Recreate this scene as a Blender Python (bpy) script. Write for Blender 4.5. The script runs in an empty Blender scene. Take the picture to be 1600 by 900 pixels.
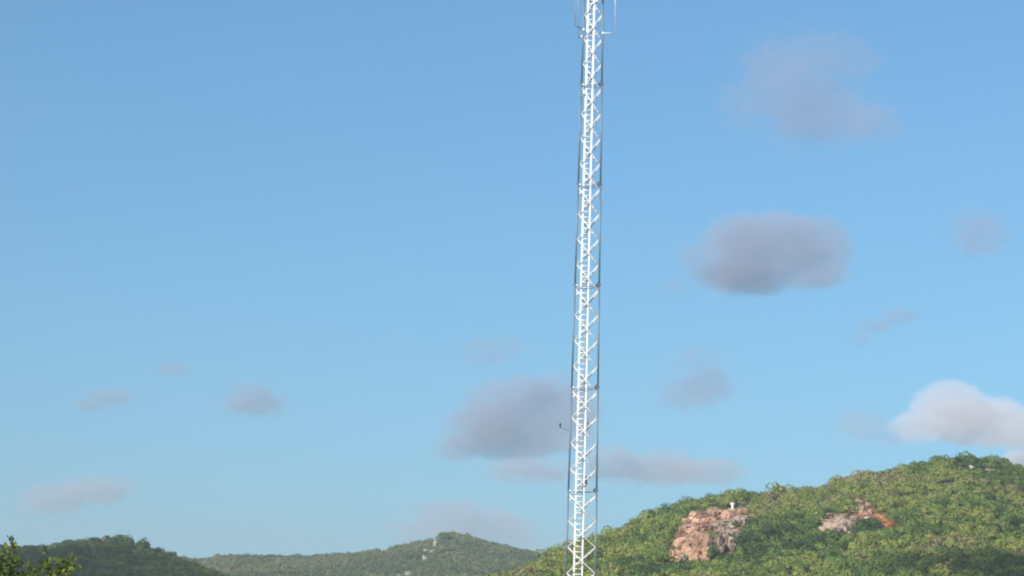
import bpy, bmesh, math, random
import numpy as np
from mathutils import Vector, Matrix, noise
R = math.radians
SC = bpy.context.scene
COL = SC.collection

# ------------------------------------------------------------------ camera
F = 3932.0                       # focal length in photo pixels (1600 wide)
PITCH, ROLL = 7.4, -1.5
CAM = Vector((0, 0, 1.7))
cam = bpy.data.cameras.new('camera')
cam.sensor_width = 36.0
cam.lens = 36.0 * F / 1600.0
cam.clip_start = 0.5
cam.clip_end = 60000
camo = bpy.data.objects.new('camera', cam)
COL.objects.link(camo)
CM = (Matrix.Rotation(R(90 + PITCH), 4, 'X') @ Matrix.Rotation(R(-ROLL), 4, 'Z'))
camo.matrix_world = Matrix.Translation(CAM) @ CM
SC.camera = camo
C3 = CM.to_3x3()

# ------------------------------------------------------------------ world, sun, exposure
SUN_EL, SUN_AZ = 27.0, 216.0     # azimuth clockwise from +Y (the way the camera looks)
world = bpy.data.worlds.new('World')
SC.world = world
world.use_nodes = True
wn = world.node_tree
wn.nodes.clear()
wo = wn.nodes.new('ShaderNodeOutputWorld')
wb = wn.nodes.new('ShaderNodeBackground')
sk = wn.nodes.new('ShaderNodeTexSky')
sk.sky_type = 'NISHITA'
sk.sun_disc = False
sk.sun_elevation = R(SUN_EL)
sk.sun_rotation = R(SUN_AZ)
sk.altitude = 0
sk.air_density = 1.0
sk.dust_density = 1.0
sk.ozone_density = 6.5
wb.inputs[1].default_value = 0.098
# the lowest, whitest band of the sky is looked up a little higher (clear rain-washed air)
wt = wn.nodes.new('ShaderNodeTexCoord')
wm = wn.nodes.new('ShaderNodeMapping')
wm.inputs['Scale'].default_value = (1, 1, 0.78)
wm.inputs['Location'].default_value = (0, 0, 0.060)
wv = wn.nodes.new('ShaderNodeVectorMath'); wv.operation = 'NORMALIZE'
wn.links.new(wt.outputs['Generated'], wm.inputs['Vector'])
wn.links.new(wm.outputs[0], wv.inputs[0])
wn.links.new(wv.outputs[0], sk.inputs['Vector'])
wt_ = wn.nodes.new('ShaderNodeMix'); wt_.data_type = 'RGBA'; wt_.blend_type = 'MULTIPLY'
wt_.inputs['Factor'].default_value = 1.0
wt_.inputs['B'].default_value = (0.87, 1.04, 0.975, 1)
wn.links.new(sk.outputs[0], wt_.inputs['A'])
wn.links.new(wt_.outputs['Result'], wb.inputs[0])
wn.links.new(wb.outputs[0], wo.inputs[0])
sun = bpy.data.lights.new('sun', 'SUN')
sun.energy = 5.0
sun.angle = R(0.5)
sun.color = (1.0, 0.90, 0.76)
suno = bpy.data.objects.new('sun', sun)
COL.objects.link(suno)
SUND = Vector((math.sin(R(SUN_AZ)) * math.cos(R(SUN_EL)), math.cos(R(SUN_AZ)) * math.cos(R(SUN_EL)), math.sin(R(SUN_EL))))
suno.rotation_euler = SUND.to_track_quat('Z', 'Y').to_euler()
suno.location = (0, -20, 60)
vs = SC.view_settings
vs.view_transform = 'Standard'
vs.look = 'None'
vs.gamma = 1.0
vs.exposure = 0.5
vs.use_curve_mapping = False
SC.cycles.volume_step_rate = 0.4
SC.cycles.volume_max_steps = 256
SC.cycles.max_bounces = 6
SC.cycles.volume_bounces = 2
SC.cycles.filter_width = 2.1

# ------------------------------------------------------------------ helpers
def ray(px, py):
    return (C3 @ Vector((px - 800.0, 450.0 - py, -F))).normalized()

def at(px, py, dist):
    """world point seen at a photo pixel, at a horizontal distance from the camera"""
    d = ray(px, py)
    return CAM + d * (dist / math.hypot(d.x, d.y))

CI = C3.inverted()
def topix(p):
    v = CI @ (Vector(p) - CAM)
    return 800 + F * v.x / -v.z, 450 - F * v.y / -v.z

def topix_np(P):
    M = np.array(CI)
    v = (P - np.array(CAM)) @ M.T
    return 800 + F * v[:, 0] / -v[:, 2], 450 - F * v[:, 1] / -v[:, 2]

def tag(o, label=None, cat=None, group=None, kind=None):
    if label: o['label'] = label
    if cat: o['category'] = cat
    if group: o['group'] = group
    if kind: o['kind'] = kind
    return o

def link(name, me, parent=None):
    o = bpy.data.objects.new(name, me)
    COL.objects.link(o)
    if parent: o.parent = parent
    return o

def from_bm(name, bm, m, parent=None, smooth=False):
    me = bpy.data.meshes.new(name)
    bm.normal_update()
    bm.to_mesh(me)
    bm.free()
    me.materials.append(m)
    if smooth:
        me.polygons.foreach_set('use_smooth', [True] * len(me.polygons))
    return link(name, me, parent)

def np_mesh(name, V, n, m, tint=None, smooth=False):
    """mesh of separate polygons with n corners each, from an (N*n,3) array"""
    me = bpy.data.meshes.new(name)
    V = np.ascontiguousarray(V, dtype=np.float32)
    nv = len(V); nf = nv // n
    me.vertices.add(nv)
    me.vertices.foreach_set('co', V.ravel())
    me.loops.add(nv)
    me.loops.foreach_set('vertex_index', np.arange(nv, dtype=np.int32))
    me.polygons.add(nf)
    me.polygons.foreach_set('loop_start', np.arange(0, nv, n, dtype=np.int32))
    me.polygons.foreach_set('loop_total', np.full(nf, n, dtype=np.int32))
    if tint is not None:
        a = me.attributes.new('tint', 'FLOAT', 'POINT')
        a.data.foreach_set('value', np.ascontiguousarray(tint, dtype=np.float32))
    me.update(calc_edges=True)
    me.materials.append(m)
    return me

def tube(bm, a, b, r0, r1=None, seg=8):
    a, b = Vector(a), Vector(b)
    r1 = r0 if r1 is None else r1
    d = (b - a)
    L = d.length
    if L < 1e-6: return
    M = Matrix.Translation((a + b) / 2) @ d.to_track_quat('Z', 'Y').to_matrix().to_4x4()
    bmesh.ops.create_cone(bm, cap_ends=True, segments=seg, radius1=r0, radius2=max(r1, 1e-4), depth=L, matrix=M)

def box(bm, c, s, M=None):
    m = Matrix.Translation(c) @ Matrix.Diagonal((s[0], s[1], s[2], 1))
    if M is not None: m = M @ m
    bmesh.ops.create_cube(bm, size=1.0, matrix=m)

def chain(bm, pts, r, seg=8):
    for i in range(len(pts) - 1):
        tube(bm, pts[i], pts[i + 1], r, r, seg)
    for p in pts[1:-1]:
        bmesh.ops.create_uvsphere(bm, u_segments=seg, v_segments=5, radius=r * 1.02, matrix=Matrix.Translation(p))

# ------------------------------------------------------------------ materials
def new_mat(name):
    m = bpy.data.materials.new(name)
    m.use_nodes = True
    nt = m.node_tree
    b = nt.nodes['Principled BSDF']
    return m, nt, b

def noise_ramp(nt, coord, scale, stops, detail=5, rough=0.6, dist=0.0):
    n = nt.nodes.new('ShaderNodeTexNoise')
    n.inputs['Scale'].default_value = scale
    n.inputs['Detail'].default_value = detail
    n.inputs['Roughness'].default_value = rough
    n.inputs['Distortion'].default_value = dist
    if coord is not None: nt.links.new(coord, n.inputs['Vector'])
    r = nt.nodes.new('ShaderNodeValToRGB')
    els = r.color_ramp.elements
    while len(els) < len(stops): els.new(0.5)
    for e, (p, c) in zip(els, stops):
        e.position = p
        e.color = (*c, 1)
    nt.links.new(n.outputs['Fac'], r.inputs['Fac'])
    return n, r

def metal(name, col, rough, metallic, spots=0.15):
    m, nt, b = new_mat(name)
    tc = nt.nodes.new('ShaderNodeTexCoord')
    d = tuple(c * (1 - spots) for c in col)
    n, r = noise_ramp(nt, tc.outputs['Object'], 3.0, [(0.35, d), (0.65, col)])
    nt.links.new(r.outputs[0], b.inputs['Base Color'])
    b.inputs['Roughness'].default_value = rough
    b.inputs['Metallic'].default_value = metallic
    return m

M_LEG = metal('leg_steel', (0.15, 0.205, 0.26), 0.55, 0.3)
M_ROD = metal('galvanised_rod', (0.80, 0.80, 0.80), 0.5, 0.0)
M_RODF = metal('dull_galvanised_rod', (0.72, 0.73, 0.74), 0.5, 0.0)
M_RODD = metal('weathered_rod', (0.20, 0.21, 0.23), 0.6, 0.2)
M_LAD = metal('white_ladder_paint', (0.74, 0.74, 0.74), 0.5, 0.0, 0.05)
M_DARK = metal('dark_steel', (0.055, 0.06, 0.07), 0.6, 0.2)
M_ANT = metal('antenna_aluminium', (0.62, 0.63, 0.65), 0.5, 0.2)
M_ANTD = metal('antenna_grey', (0.36, 0.38, 0.46), 0.5, 0.2)
M_WHITE = metal('white_render', (0.85, 0.85, 0.83), 0.7, 0.0, 0.06)
M_CABLE = metal('cable_box_pinkish', (0.20, 0.13, 0.15), 0.6, 0.0)

def foliage_mat(name, stops, rnd=0.5, spread=0.25, scale=0.017, transl=0.28):
    m = bpy.data.materials.new(name)
    m.use_nodes = True
    nt = m.node_tree
    nt.nodes.clear()
    out = nt.nodes.new('ShaderNodeOutputMaterial')
    geo = nt.nodes.new('ShaderNodeNewGeometry')
    big = nt.nodes.new('ShaderNodeTexNoise')
    big.inputs['Scale'].default_value = scale
    big.inputs['Detail'].default_value = 3
    nt.links.new(geo.outputs['Position'], big.inputs['Vector'])
    att = nt.nodes.new('ShaderNodeAttribute'); att.attribute_name = 'tint'
    oi = nt.nodes.new('ShaderNodeObjectInfo')
    def math_(op, a, b):
        n = nt.nodes.new('ShaderNodeMath'); n.operation = op
        for i, v in enumerate((a, b)):
            if isinstance(v, (int, float)): n.inputs[i].default_value = v
            else: nt.links.new(v, n.inputs[i])
        return n.outputs[0]
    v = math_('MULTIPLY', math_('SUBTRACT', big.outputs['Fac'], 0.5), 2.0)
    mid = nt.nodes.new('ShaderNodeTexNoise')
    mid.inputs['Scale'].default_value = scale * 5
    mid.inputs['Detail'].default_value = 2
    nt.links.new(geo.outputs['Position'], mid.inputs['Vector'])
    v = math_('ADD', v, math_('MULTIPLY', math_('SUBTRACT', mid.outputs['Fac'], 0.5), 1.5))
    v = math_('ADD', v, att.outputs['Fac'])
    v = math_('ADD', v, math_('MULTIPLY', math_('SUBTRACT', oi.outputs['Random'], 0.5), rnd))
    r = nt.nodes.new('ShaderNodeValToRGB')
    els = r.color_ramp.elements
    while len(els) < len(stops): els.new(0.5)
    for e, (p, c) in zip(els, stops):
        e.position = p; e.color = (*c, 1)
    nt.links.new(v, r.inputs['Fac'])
    d = nt.nodes.new('ShaderNodeBsdfDiffuse')
    t = nt.nodes.new('ShaderNodeBsdfTranslucent')
    mx = nt.nodes.new('ShaderNodeMixShader'); mx.inputs[0].default_value = transl
    nt.links.new(r.outputs[0], d.inputs['Color'])
    nt.links.new(r.outputs[0], t.inputs['Color'])
    nt.links.new(d.outputs[0], mx.inputs[1]); nt.links.new(t.outputs[0], mx.inputs[2])
    nt.links.new(mx.outputs[0], out.inputs['Surface'])
    return m

M_SCRUB = foliage_mat('hillside_scrub', [(0.0, (0.045, 0.085, 0.040)), (0.3, (0.088, 0.150, 0.046)), (0.55, (0.150, 0.212, 0.062)), (0.8, (0.240, 0.285, 0.075)), (1.0, (0.22, 0.20, 0.11))])
M_SCRUBF = foliage_mat('far_scrub', [(0.0, (0.060, 0.100, 0.045)), (0.5, (0.115, 0.155, 0.065)), (0.8, (0.17, 0.195, 0.08)), (1.0, (0.18, 0.175, 0.10))], scale=0.012)
M_LEAF = foliage_mat('bright_leaves', [(0.0, (0.05, 0.09, 0.015)), (0.4, (0.105, 0.145, 0.025)), (0.75, (0.18, 0.22, 0.05)), (1.0, (0.28, 0.30, 0.10))], scale=3.0, transl=0.35)

def bark_mat():
    m, nt, b = new_mat('bark')
    tc = nt.nodes.new('ShaderNodeTexCoord')
    n, r = noise_ramp(nt, tc.outputs['Object'], 14, [(0.3, (0.05, 0.035, 0.022)), (0.7, (0.14, 0.10, 0.07))])
    nt.links.new(r.outputs[0], b.inputs['Base Color'])
    b.inputs['Roughness'].default_value = 0.9
    return m
M_BARK = bark_mat()

def rock_mat(name, c1, c2, c3, scale=0.35):
    m, nt, b = new_mat(name)
    geo = nt.nodes.new('ShaderNodeNewGeometry')
    n, r = noise_ramp(nt, geo.outputs['Position'], scale, [(0.30, c1), (0.5, c2), (0.68, c3)], 7, 0.62, 0.4)
    n2, r2 = noise_ramp(nt, geo.outputs['Position'], scale * 4, [(0.38, (0.45, 0.42, 0.42)), (0.55, (1, 1, 1))], 4, 0.7)
    mx = nt.nodes.new('ShaderNodeMix'); mx.data_type = 'RGBA'; mx.blend_type = 'MULTIPLY'
    mx.inputs['Factor'].default_value = 0.7
    oi = nt.nodes.new('ShaderNodeObjectInfo')
    mr = nt.nodes.new('ShaderNodeMapRange'); mr.inputs['To Min'].default_value = 0.62; mr.inputs['To Max'].default_value = 1.22
    nt.links.new(oi.outputs['Random'], mr.inputs['Value'])
    sc_ = nt.nodes.new('ShaderNodeVectorMath'); sc_.operation = 'SCALE'
    nt.links.new(r.outputs[0], sc_.inputs[0]); nt.links.new(mr.outputs[0], sc_.inputs['Scale'])
    nt.links.new(sc_.outputs[0], mx.inputs['A'])
    nt.links.new(r2.outputs[0], mx.inputs['B'])
    nt.links.new(mx.outputs['Result'], b.inputs['Base Color'])
    b.inputs['Roughness'].default_value = 0.92
    bp = nt.nodes.new('ShaderNodeBump'); bp.inputs['Strength'].default_value = 0.6; bp.inputs['Distance'].default_value = 0.5
    nt.links.new(n2.outputs['Fac'], bp.inputs['Height'])
    nt.links.new(bp.outputs[0], b.inputs['Normal'])
    return m
M_ROCK = {
    'o': rock_mat('orange_granite', (0.25, 0.135, 0.09), (0.43, 0.265, 0.18), (0.57, 0.39, 0.285)),
    'g': rock_mat('grey_pink_granite', (0.20, 0.15, 0.12), (0.36, 0.28, 0.22), (0.48, 0.39, 0.31)),
    'r': rock_mat('red_orange_slab', (0.38, 0.12, 0.055), (0.58, 0.22, 0.105), (0.66, 0.31, 0.17)),
    'm': rock_mat('muted_lichen_rock', (0.16, 0.17, 0.13), (0.30, 0.30, 0.24), (0.42, 0.41, 0.34)),
    'w': rock_mat('pale_lichen_rock', (0.30, 0.30, 0.25), (0.44, 0.43, 0.36), (0.56, 0.54, 0.47)),
}

def ground_mat(name, a, b_, soil):
    m, nt, b = new_mat(name)
    geo = nt.nodes.new('ShaderNodeNewGeometry')
    n, r = noise_ramp(nt, geo.outputs['Position'], 0.15, [(0.3, a), (0.7, b_)], 8, 0.7)
    at_ = nt.nodes.new('ShaderNodeAttribute'); at_.attribute_name = 'bare'
    mx = nt.nodes.new('ShaderNodeMix'); mx.data_type = 'RGBA'
    nt.links.new(at_.outputs['Fac'], mx.inputs['Factor'])
    nt.links.new(r.outputs[0], mx.inputs['A'])
    mx.inputs['B'].default_value = (*soil, 1)
    nt.links.new(mx.outputs['Result'], b.inputs['Base Color'])
    b.inputs['Roughness'].default_value = 1.0
    b.inputs['Specular IOR Level'].default_value = 0.1
    return m
M_HILL = ground_mat('hill_soil_and_grass', (0.045, 0.06, 0.02), (0.10, 0.10, 0.045), (0.22, 0.11, 0.07))
M_GRND = ground_mat('dry_grass_ground', (0.07, 0.08, 0.03), (0.14, 0.13, 0.06), (0.22, 0.11, 0.07))

# ------------------------------------------------------------------ ground and hills
S5 = 2600
bm = bmesh.new()
bmesh.ops.create_grid(bm, x_segments=40, y_segments=40, size=S5, matrix=Matrix.Translation((0, 500, 0)))
g = from_bm('ground', bm, M_GRND)
g['kind'] = 'structure'

class Hill:
    """a hill whose skyline passes through the given photo pixels; foot, crest distance and height are metric"""
    def __init__(s, prof, r0, r1, veg, amp, seed, fall=0.55, lean=0.35):
        s.T = []; s.E = []
        for px, py in prof:
            d = ray(px, py)
            s.T.append(math.atan2(d.x, d.y)); s.E.append(d.z / math.hypot(d.x, d.y))
        s.r0, s.r1, s.veg, s.amp, s.seed, s.fall, s.lean = r0, r1, veg, amp, seed, fall, lean
    def crest(s, az):
        return np.interp(az, s.T, [s.r1(t) for t in s.T]) if callable(s.r1) else s.r1
    def z(s, az, r):
        r0 = s.r0(az) if callable(s.r0) else s.r0
        r1 = s.r1(az) if callable(s.r1) else s.r1
        e = float(np.interp(az, s.T, s.E))
        H = max(0.0, CAM.z + e * r1 - s.veg)
        u = (r - r0) / (r1 - r0)
        if u <= 0: return -0.4
        x, y = r * math.sin(az), r * math.cos(az)
        n = noise.fractal(Vector((x * 0.03 + s.seed, y * 0.03, s.seed)), 0.9, 2.1, 4)
        n2 = noise.noise(Vector((x * 0.011 + s.seed, y * 0.011, 3.3)))
        if u < 1: S = u * (1 + s.lean - s.lean * u)
        else: S = max(0.0, 1 - s.fall * (u - 1) ** 1.5 - 0.25 * (u - 1))
        k = min(1, u * 2.5) * (0.35 + 0.65 * min(1, abs(1 - u) * 3))
        return H * S + s.amp * (n * 0.6 + n2 * 1.3) * k * min(1, H / 8)
    def hit(s, px, py):
        d = ray(px, py); hz = math.hypot(d.x, d.y); az = math.atan2(d.x, d.y)
        r0 = s.r0(az) if callable(s.r0) else s.r0
        r1 = s.r1(az) if callable(s.r1) else s.r1
        r = r0 * 0.95
        last = None
        while r < r1 * 1.05:
            if CAM.z + d.z / hz * r <= s.z(az, r): return Vector((r * math.sin(az), r * math.cos(az), s.z(az, r))), r
            r += 1.0
        r = r1
        return Vector((r * math.sin(az), r * math.cos(az), s.z(az, r))), r
    def mesh(s, name, a0, a1, na, ra, rb, nr, polys=()):
        A = np.linspace(a0, a1, na); RR = np.linspace(ra, rb, nr)
        V = [(r * math.sin(a), r * math.cos(a), s.z(a, r)) for r in RR for a in A]
        Fc = [(j * na + i, j * na + i + 1, (j + 1) * na + i + 1, (j + 1) * na + i) for j in range(nr - 1) for i in range(na - 1)]
        me = bpy.data.meshes.new(name)
        me.from_pydata(V, [], Fc)
        me.materials.append(M_HILL)
        me.polygons.foreach_set('use_smooth', [True] * len(Fc))
        if polys:
            P = np.array(V); px, py = topix_np(P)
            bare = np.array([1.0 if any(inside(x, y, q) for q in polys) else 0.0 for x, y in zip(px, py)], dtype=np.float32)
            at_ = me.attributes.new('bare', 'FLOAT', 'POINT'); at_.data.foreach_set('value', bare)
        o = link(name, me)
        o['kind'] = 'structure'
        return o

def inside(x, y, poly):
    c = False; n = len(poly); j = n - 1
    for i in range(n):
        xi, yi = poly[i]; xj, yj = poly[j]
        if (yi > y) != (yj > y) and x < (xj - xi) * (y - yi) / (yj - yi) + xi: c = not c
        j = i
    return c

def azpx(px): return math.atan2(*(ray(px, 860).xy))

PR = [(560, 1000), (640, 960), (720, 925), (800, 896), (840, 877), (880, 858), (930, 834), (980, 823), (1010, 812), (1040, 801), (1070, 791), (1085, 782), (1110, 777), (1180, 777), (1230, 768),
      (1290, 760), (1340, 746), (1400, 735), (1440, 727), (1470, 718), (1500, 718), (1550, 720), (1600, 731), (1680, 742), (1800, 720), (2000, 690), (2400, 700), (3000, 800)]
hillR = Hill(PR, lambda a: 440 + 120 * max(-1, min(2, (a - 0.03) / 0.2)) * 0.3, lambda a: 590 + 120 * max(0, min(1.5, (a - 0.0) / 0.2)), 1.2, 2.4, 3.7)
PL = [(-900, 900), (-500, 870), (-200, 850), (0, 850), (40, 852), (85, 850), (110, 843), (150, 842), (165, 838), (195, 842), (205, 850), (230, 853), (245, 862), (270, 868), (290, 877), (315, 887), (350, 902), (460, 925), (560, 945), (700, 990)]
hillL = Hill(PL, 640, 860, 1.5, 2.0, 9.1)
PM = [(-600, 920), (-200, 900), (0, 890), (200, 882), (290, 875), (320, 877), (340, 872), (400, 872), (440, 873), (500, 871), (560, 867), (600, 861), (650, 851), (680, 845), (690, 837), (700, 836), (730, 841), (760, 850), (800, 858), (835, 867), (860, 873),
      (920, 880), (1100, 890), (1500, 900), (1900, 890)]
hillM = Hill(PM, 1150, 1700, 0.4, 4.0, 21.3)

P_CLIFF = [(1045, 850), (1052, 840), (1062, 815), (1078, 808), (1088, 797), (1130, 800), (1128, 795), (1170, 793), (1172, 812), (1160, 822), (1160, 836), (1145, 845), (1143, 866), (1125, 870), (1108, 865), (1108, 876), (1040, 880)]
P_MID = [(1283, 803), (1338, 802), (1338, 782), (1350, 778), (1362, 790), (1370, 800), (1398, 812), (1396, 824), (1380, 822), (1368, 812), (1352, 812), (1347, 818), (1335, 834), (1320, 832), (1308, 845), (1284, 843), (1290, 825)]
oR = hillR.mesh('hill', azpx(600), azpx(2900), 420, 400, 1100, 110, (P_CLIFF, P_MID))
oL = hillL.mesh('hill', azpx(-850), azpx(640), 220, 620, 1250, 80)
oM = hillM.mesh('hill', azpx(-550), azpx(1850), 260, 1130, 2300, 80)

# ------------------------------------------------------------------ rocks
def boulder_mesh(seed, dims, mat, squareness=0.8):
    rnd = random.Random(seed)
    b = bmesh.new()
    bmesh.ops.create_icosphere(b, subdivisions=4, radius=1.0)
    planes = []
    ax = [Vector((rnd.gauss(0, .25) + q[0], rnd.gauss(0, .25) + q[1], rnd.gauss(0, .2) + q[2])).normalized() for q in ((1, 0, 0), (-1, 0, 0), (0, 1, 0), (0, -1, 0), (0, 0, 1), (.7, -.7, 0), (-.7, -.7, .3), (.5, -.3, .8))]
    for n in ax: planes.append((n, rnd.uniform(0.50, 0.74)))
    for _ in range(7):
        n = Vector((rnd.gauss(0, 1), rnd.gauss(0, 1), rnd.gauss(0, .8))).normalized()
        planes.append((n, rnd.uniform(0.62, 0.88)))
    off = Vector((rnd.uniform(0, 50),) * 3)
    for v in b.verts:
        v.co = v.co * 1.15
        for n, d in planes:
            k = v.co.dot(n) - d
            if k > 0: v.co -= n * k
        m = noise.fractal(v.co * 3.2 + off, .7, 2.2, 4)
        q = Vector((v.co.x * 2.1, v.co.y * 2.1, v.co.z * 1.1))
        cell = noise.voronoi(q * 1.0 + off)[0]
        crack = cell[1] - cell[0]
        v.co += v.co.normalized() * (0.05 * m + 0.05 * noise.cell(q * 1.0 + off) - 0.22 * max(0, .15 - crack) / .15)
    xs = [v.co for v in b.verts]
    ex = [max(abs(c[i]) for c in xs) for i in range(3)]
    for v in b.verts:
        v.co = Vector([v.co[i] / ex[i] * dims[i] / 2 for i in range(3)])
    b.normal_update()
    me = bpy.data.meshes.new('boulder'); b.to_mesh(me); b.free()
    me.materials.append(mat)
    return me

SEED = [100]
RECTS = [(1144, 800, 4, 0)]
def rock(px, py, w, h, kind, label, hill=hillR, group=None, tilt=0, name='boulder', deep=1.0, yaw=0.0, push=0.0, taper=False):
    SEED[0] += 1
    RECTS.append((px, py, w, h))
    base, r = hill.hit(px, py + h * 0.42)
    base = base + Vector((base.x, base.y, 0)).normalized() * push
    m = r / F
    W, H = w * m * 1.22, h * m * 1.22
    o = link(name, boulder_mesh(SEED[0], (W, (W + H) * .55 * deep, H), M_ROCK[kind]))
    if taper:
        for v in o.data.vertices:
            f = v.co.x / W + .5
            v.co.z = v.co.z * (.35 + .75 * f) - H * .55 * (f - .5) ** 2 * 2; v.co.y *= .5 + .5 * f
    o.location = base + Vector((0, 0, H * 0.40))
    o.rotation_euler = (0, R(tilt), R(yaw))
    return tag(o, label, 'rock', group)

def cl(x, y, w, h, *a, **k):   # cliff crop pixels
    return rock(1030 + x / 5.62, 740 + y / 5.62, w / 5.62, h / 5.62, *a, **k)
G1 = 'small rocks packed into the orange cliff'
BR = 'rough orange bedrock showing between the blocks of the cliff'
for x, y, w, h in ((1060, 868, 34, 24), (1085, 868, 34, 26), (1102, 862, 26, 30), (1072, 848, 34, 24), (1092, 846, 36, 26), (1076, 828, 32, 24), (1098, 828, 34, 24), (1092, 810, 34, 20), (1112, 808, 34, 20), (1140, 806, 40, 20)):
    rock(x, y, w, h, 'o', BR, group='orange bedrock of the cliff', push=5.0, name='bedrock')
for x, y, w, h in ((1122, 860, 24, 26), (1138, 852, 26, 28), (1128, 838, 36, 24), (1150, 838, 30, 22), (1134, 820, 40, 22), (1156, 818, 30, 20)):
    rock(x, y, w, h, 'g', 'rough grey pink bedrock showing in the right half of the cliff', group='grey pink bedrock of the cliff', push=5.0, name='bedrock')
rock(1312, 822, 46, 24, 'g', 'bedrock behind the stones of the middle outcrop', deep=.9, name='rock_outcrop', push=5.0)
LS = 'small orange pink rock wedged among the bigger boulders of the cliff'
cl(480, 320, 110, 60, 'g', 'weathered brownish rock at the very top of the cliff, left of the white pillar')
cl(375, 375, 100, 90, 'o', 'square orange block at the upper left corner of the cliff')
cl(480, 365, 80, 60, 'o', 'pale orange block right of the upper left corner block')
cl(590, 380, 110, 110, 'o', 'big red orange block directly below left of the white pillar')
cl(650, 345, 90, 60, 'g', 'flat topped rock that carries the white pillar')
cl(720, 330, 120, 55, 'o', 'long low orange rock running right from the white pillar')
cl(788, 300, 45, 50, 'w', 'pale upright stone at the right end of the cliff top')
cl(725, 405, 110, 75, 'g', 'greyish pink rock below the long low rock, right of the red block')
cl(450, 412, 130, 45, 'o', 'long flat orange ledge under the upper blocks')
cl(500, 455, 100, 50, 'g', 'brown ledge in the middle of the cliff under the flat orange ledge')
cl(620, 435, 130, 60, 'r', 'reddish rock below the big red orange block')
cl(240, 430, 90, 70, 'o', 'lumpy rock at the upper left edge of the cliff')
cl(340, 445, 100, 80, 'o', 'rounded orange rock below the upper left corner block')
cl(230, 475, 90, 60, 'o', LS, group=G1)
cl(400, 490, 90, 80, 'o', LS, group=G1)
cl(215, 520, 90, 80, 'o', 'rounded orange rock at the left edge, halfway down the cliff', tilt=-10)
cl(300, 510, 140, 80, 'o', 'slanting orange slab above the tallest face of the cliff', tilt=-18)
cl(370, 560, 130, 80, 'o', 'rough orange band directly above the tallest face of the cliff')
cl(290, 580, 130, 110, 'o', 'orange slab leaning on the left of the tallest face', tilt=-25)
cl(375, 655, 150, 190, 'o', 'tallest smooth orange face in the lower middle of the cliff', deep=.8)
cl(415, 700, 70, 120, 'o', LS, group=G1)
cl(210, 620, 105, 85, 'o', 'orange rock at the lower left, above the dark gap')
cl(125, 675, 85, 65, 'g', 'greyish rock sticking out at the lower left edge of the cliff')
cl(250, 685, 130, 70, 'r', 'dark purple red rock in the gap left of the tallest face', tilt=-8)
cl(225, 740, 60, 70, 'w', 'pale stone at the bottom of the cliff left of centre')
cl(150, 765, 120, 50, 'o', 'low orange rock at the bottom left corner of the cliff', tilt=-10)
cl(300, 745, 90, 70, 'o', 'lumpy orange rock at the foot of the cliff under the dark gap')
cl(385, 750, 110, 50, 'o', LS, group=G1)
cl(280, 790, 50, 40, 'g', LS.replace('orange pink', 'grey'), group='grey stones at the foot of the cliff')
cl(585, 490, 110, 75, 'g', 'grey pink rock in the right half of the cliff, above the upright slabs')
cl(650, 520, 80, 60, 'g', 'small grey rock right above the twin upright slabs')
cl(700, 555, 80, 55, 'g', 'grey rock at the right edge of the cliff beside a shrub')
cl(522, 610, 70, 170, 'g', 'tall narrow grey pink slab standing upright, left of its twin', deep=.7)
cl(575, 615, 60, 130, 'g', 'upright grey pink slab, the middle one of three')
cl(625, 620, 60, 130, 'g', 'upright grey pink slab, the right one of three')
cl(465, 570, 50, 40, 'w', 'small pale rock right of the tallest face top')
cl(795, 462, 40, 28, 'w', 'small whitish stone lying in the shrubs right of the cliff')
cl(640, 470, 60, 40, 'w', 'small pale stone under the reddish rock at the right')
cl(250, 640, 70, 60, 'o', LS, group=G1)

def md(x, y, w, h, *a, **k):   # second outcrop crop pixels
    return rock(1200 + x / 5.627, 740 + y / 5.627, w / 5.627, h / 5.627, *a, **k)
G2 = 'small stones of the middle outcrop'
L2 = 'small pinkish grey stone in the middle outcrop left of the red slab'
md(545, 372, 120, 45, 'g', 'flat grey pink rock at the top left of the middle outcrop')
md(695, 372, 110, 45, 'g', 'flat grey pink rock at the top right of the middle outcrop')
md(620, 395, 90, 40, 'g', L2, group=G2)
md(555, 440, 170, 75, 'o', 'broad pinkish slab forming the middle of the middle outcrop')
md(665, 435, 90, 70, 'g', 'blocky grey pink rock right of the broad pinkish slab')
md(655, 480, 60, 55, 'g', L2, group=G2)
md(745, 462, 85, 70, 'g', 'roundish rock at the right end of the middle outcrop')
md(770, 395, 90, 45, 'g', 'dim brownish rock between the middle outcrop and the orange slab')
md(590, 500, 80, 45, 'g', L2, group=G2)
md(530, 555, 100, 55, 'g', 'grey pink rock at the bottom left of the middle outcrop')
md(480, 500, 80, 60, 'g', 'shadowed rock at the left edge of the middle outcrop')
md(724, 515, 34, 40, 'w', 'pale little stone at the bottom right of the middle outcrop')
md(680, 497, 30, 40, 'w', 'pale little stone under the blocky rock of the middle outcrop')
md(812, 245, 80, 42, 'o', 'pinkish rock highest above the middle outcrop, tilted to the right', tilt=25)
md(890, 280, 60, 55, 'o', 'small pale orange rock just above the start of the long bright orange slab')
md(828, 302, 70, 50, 'g', 'brownish rock directly under the highest tilted pinkish rock')
md(845, 350, 90, 50, 'o', 'orange pink rock just left of the upper end of the long bright orange slab')
md(900, 345, 50, 50, 'o', 'small orange rock left of the long red slab')
md(880, 390, 48, 26, 'w', 'small white stone just left of the upper end of the orange slab')
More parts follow.
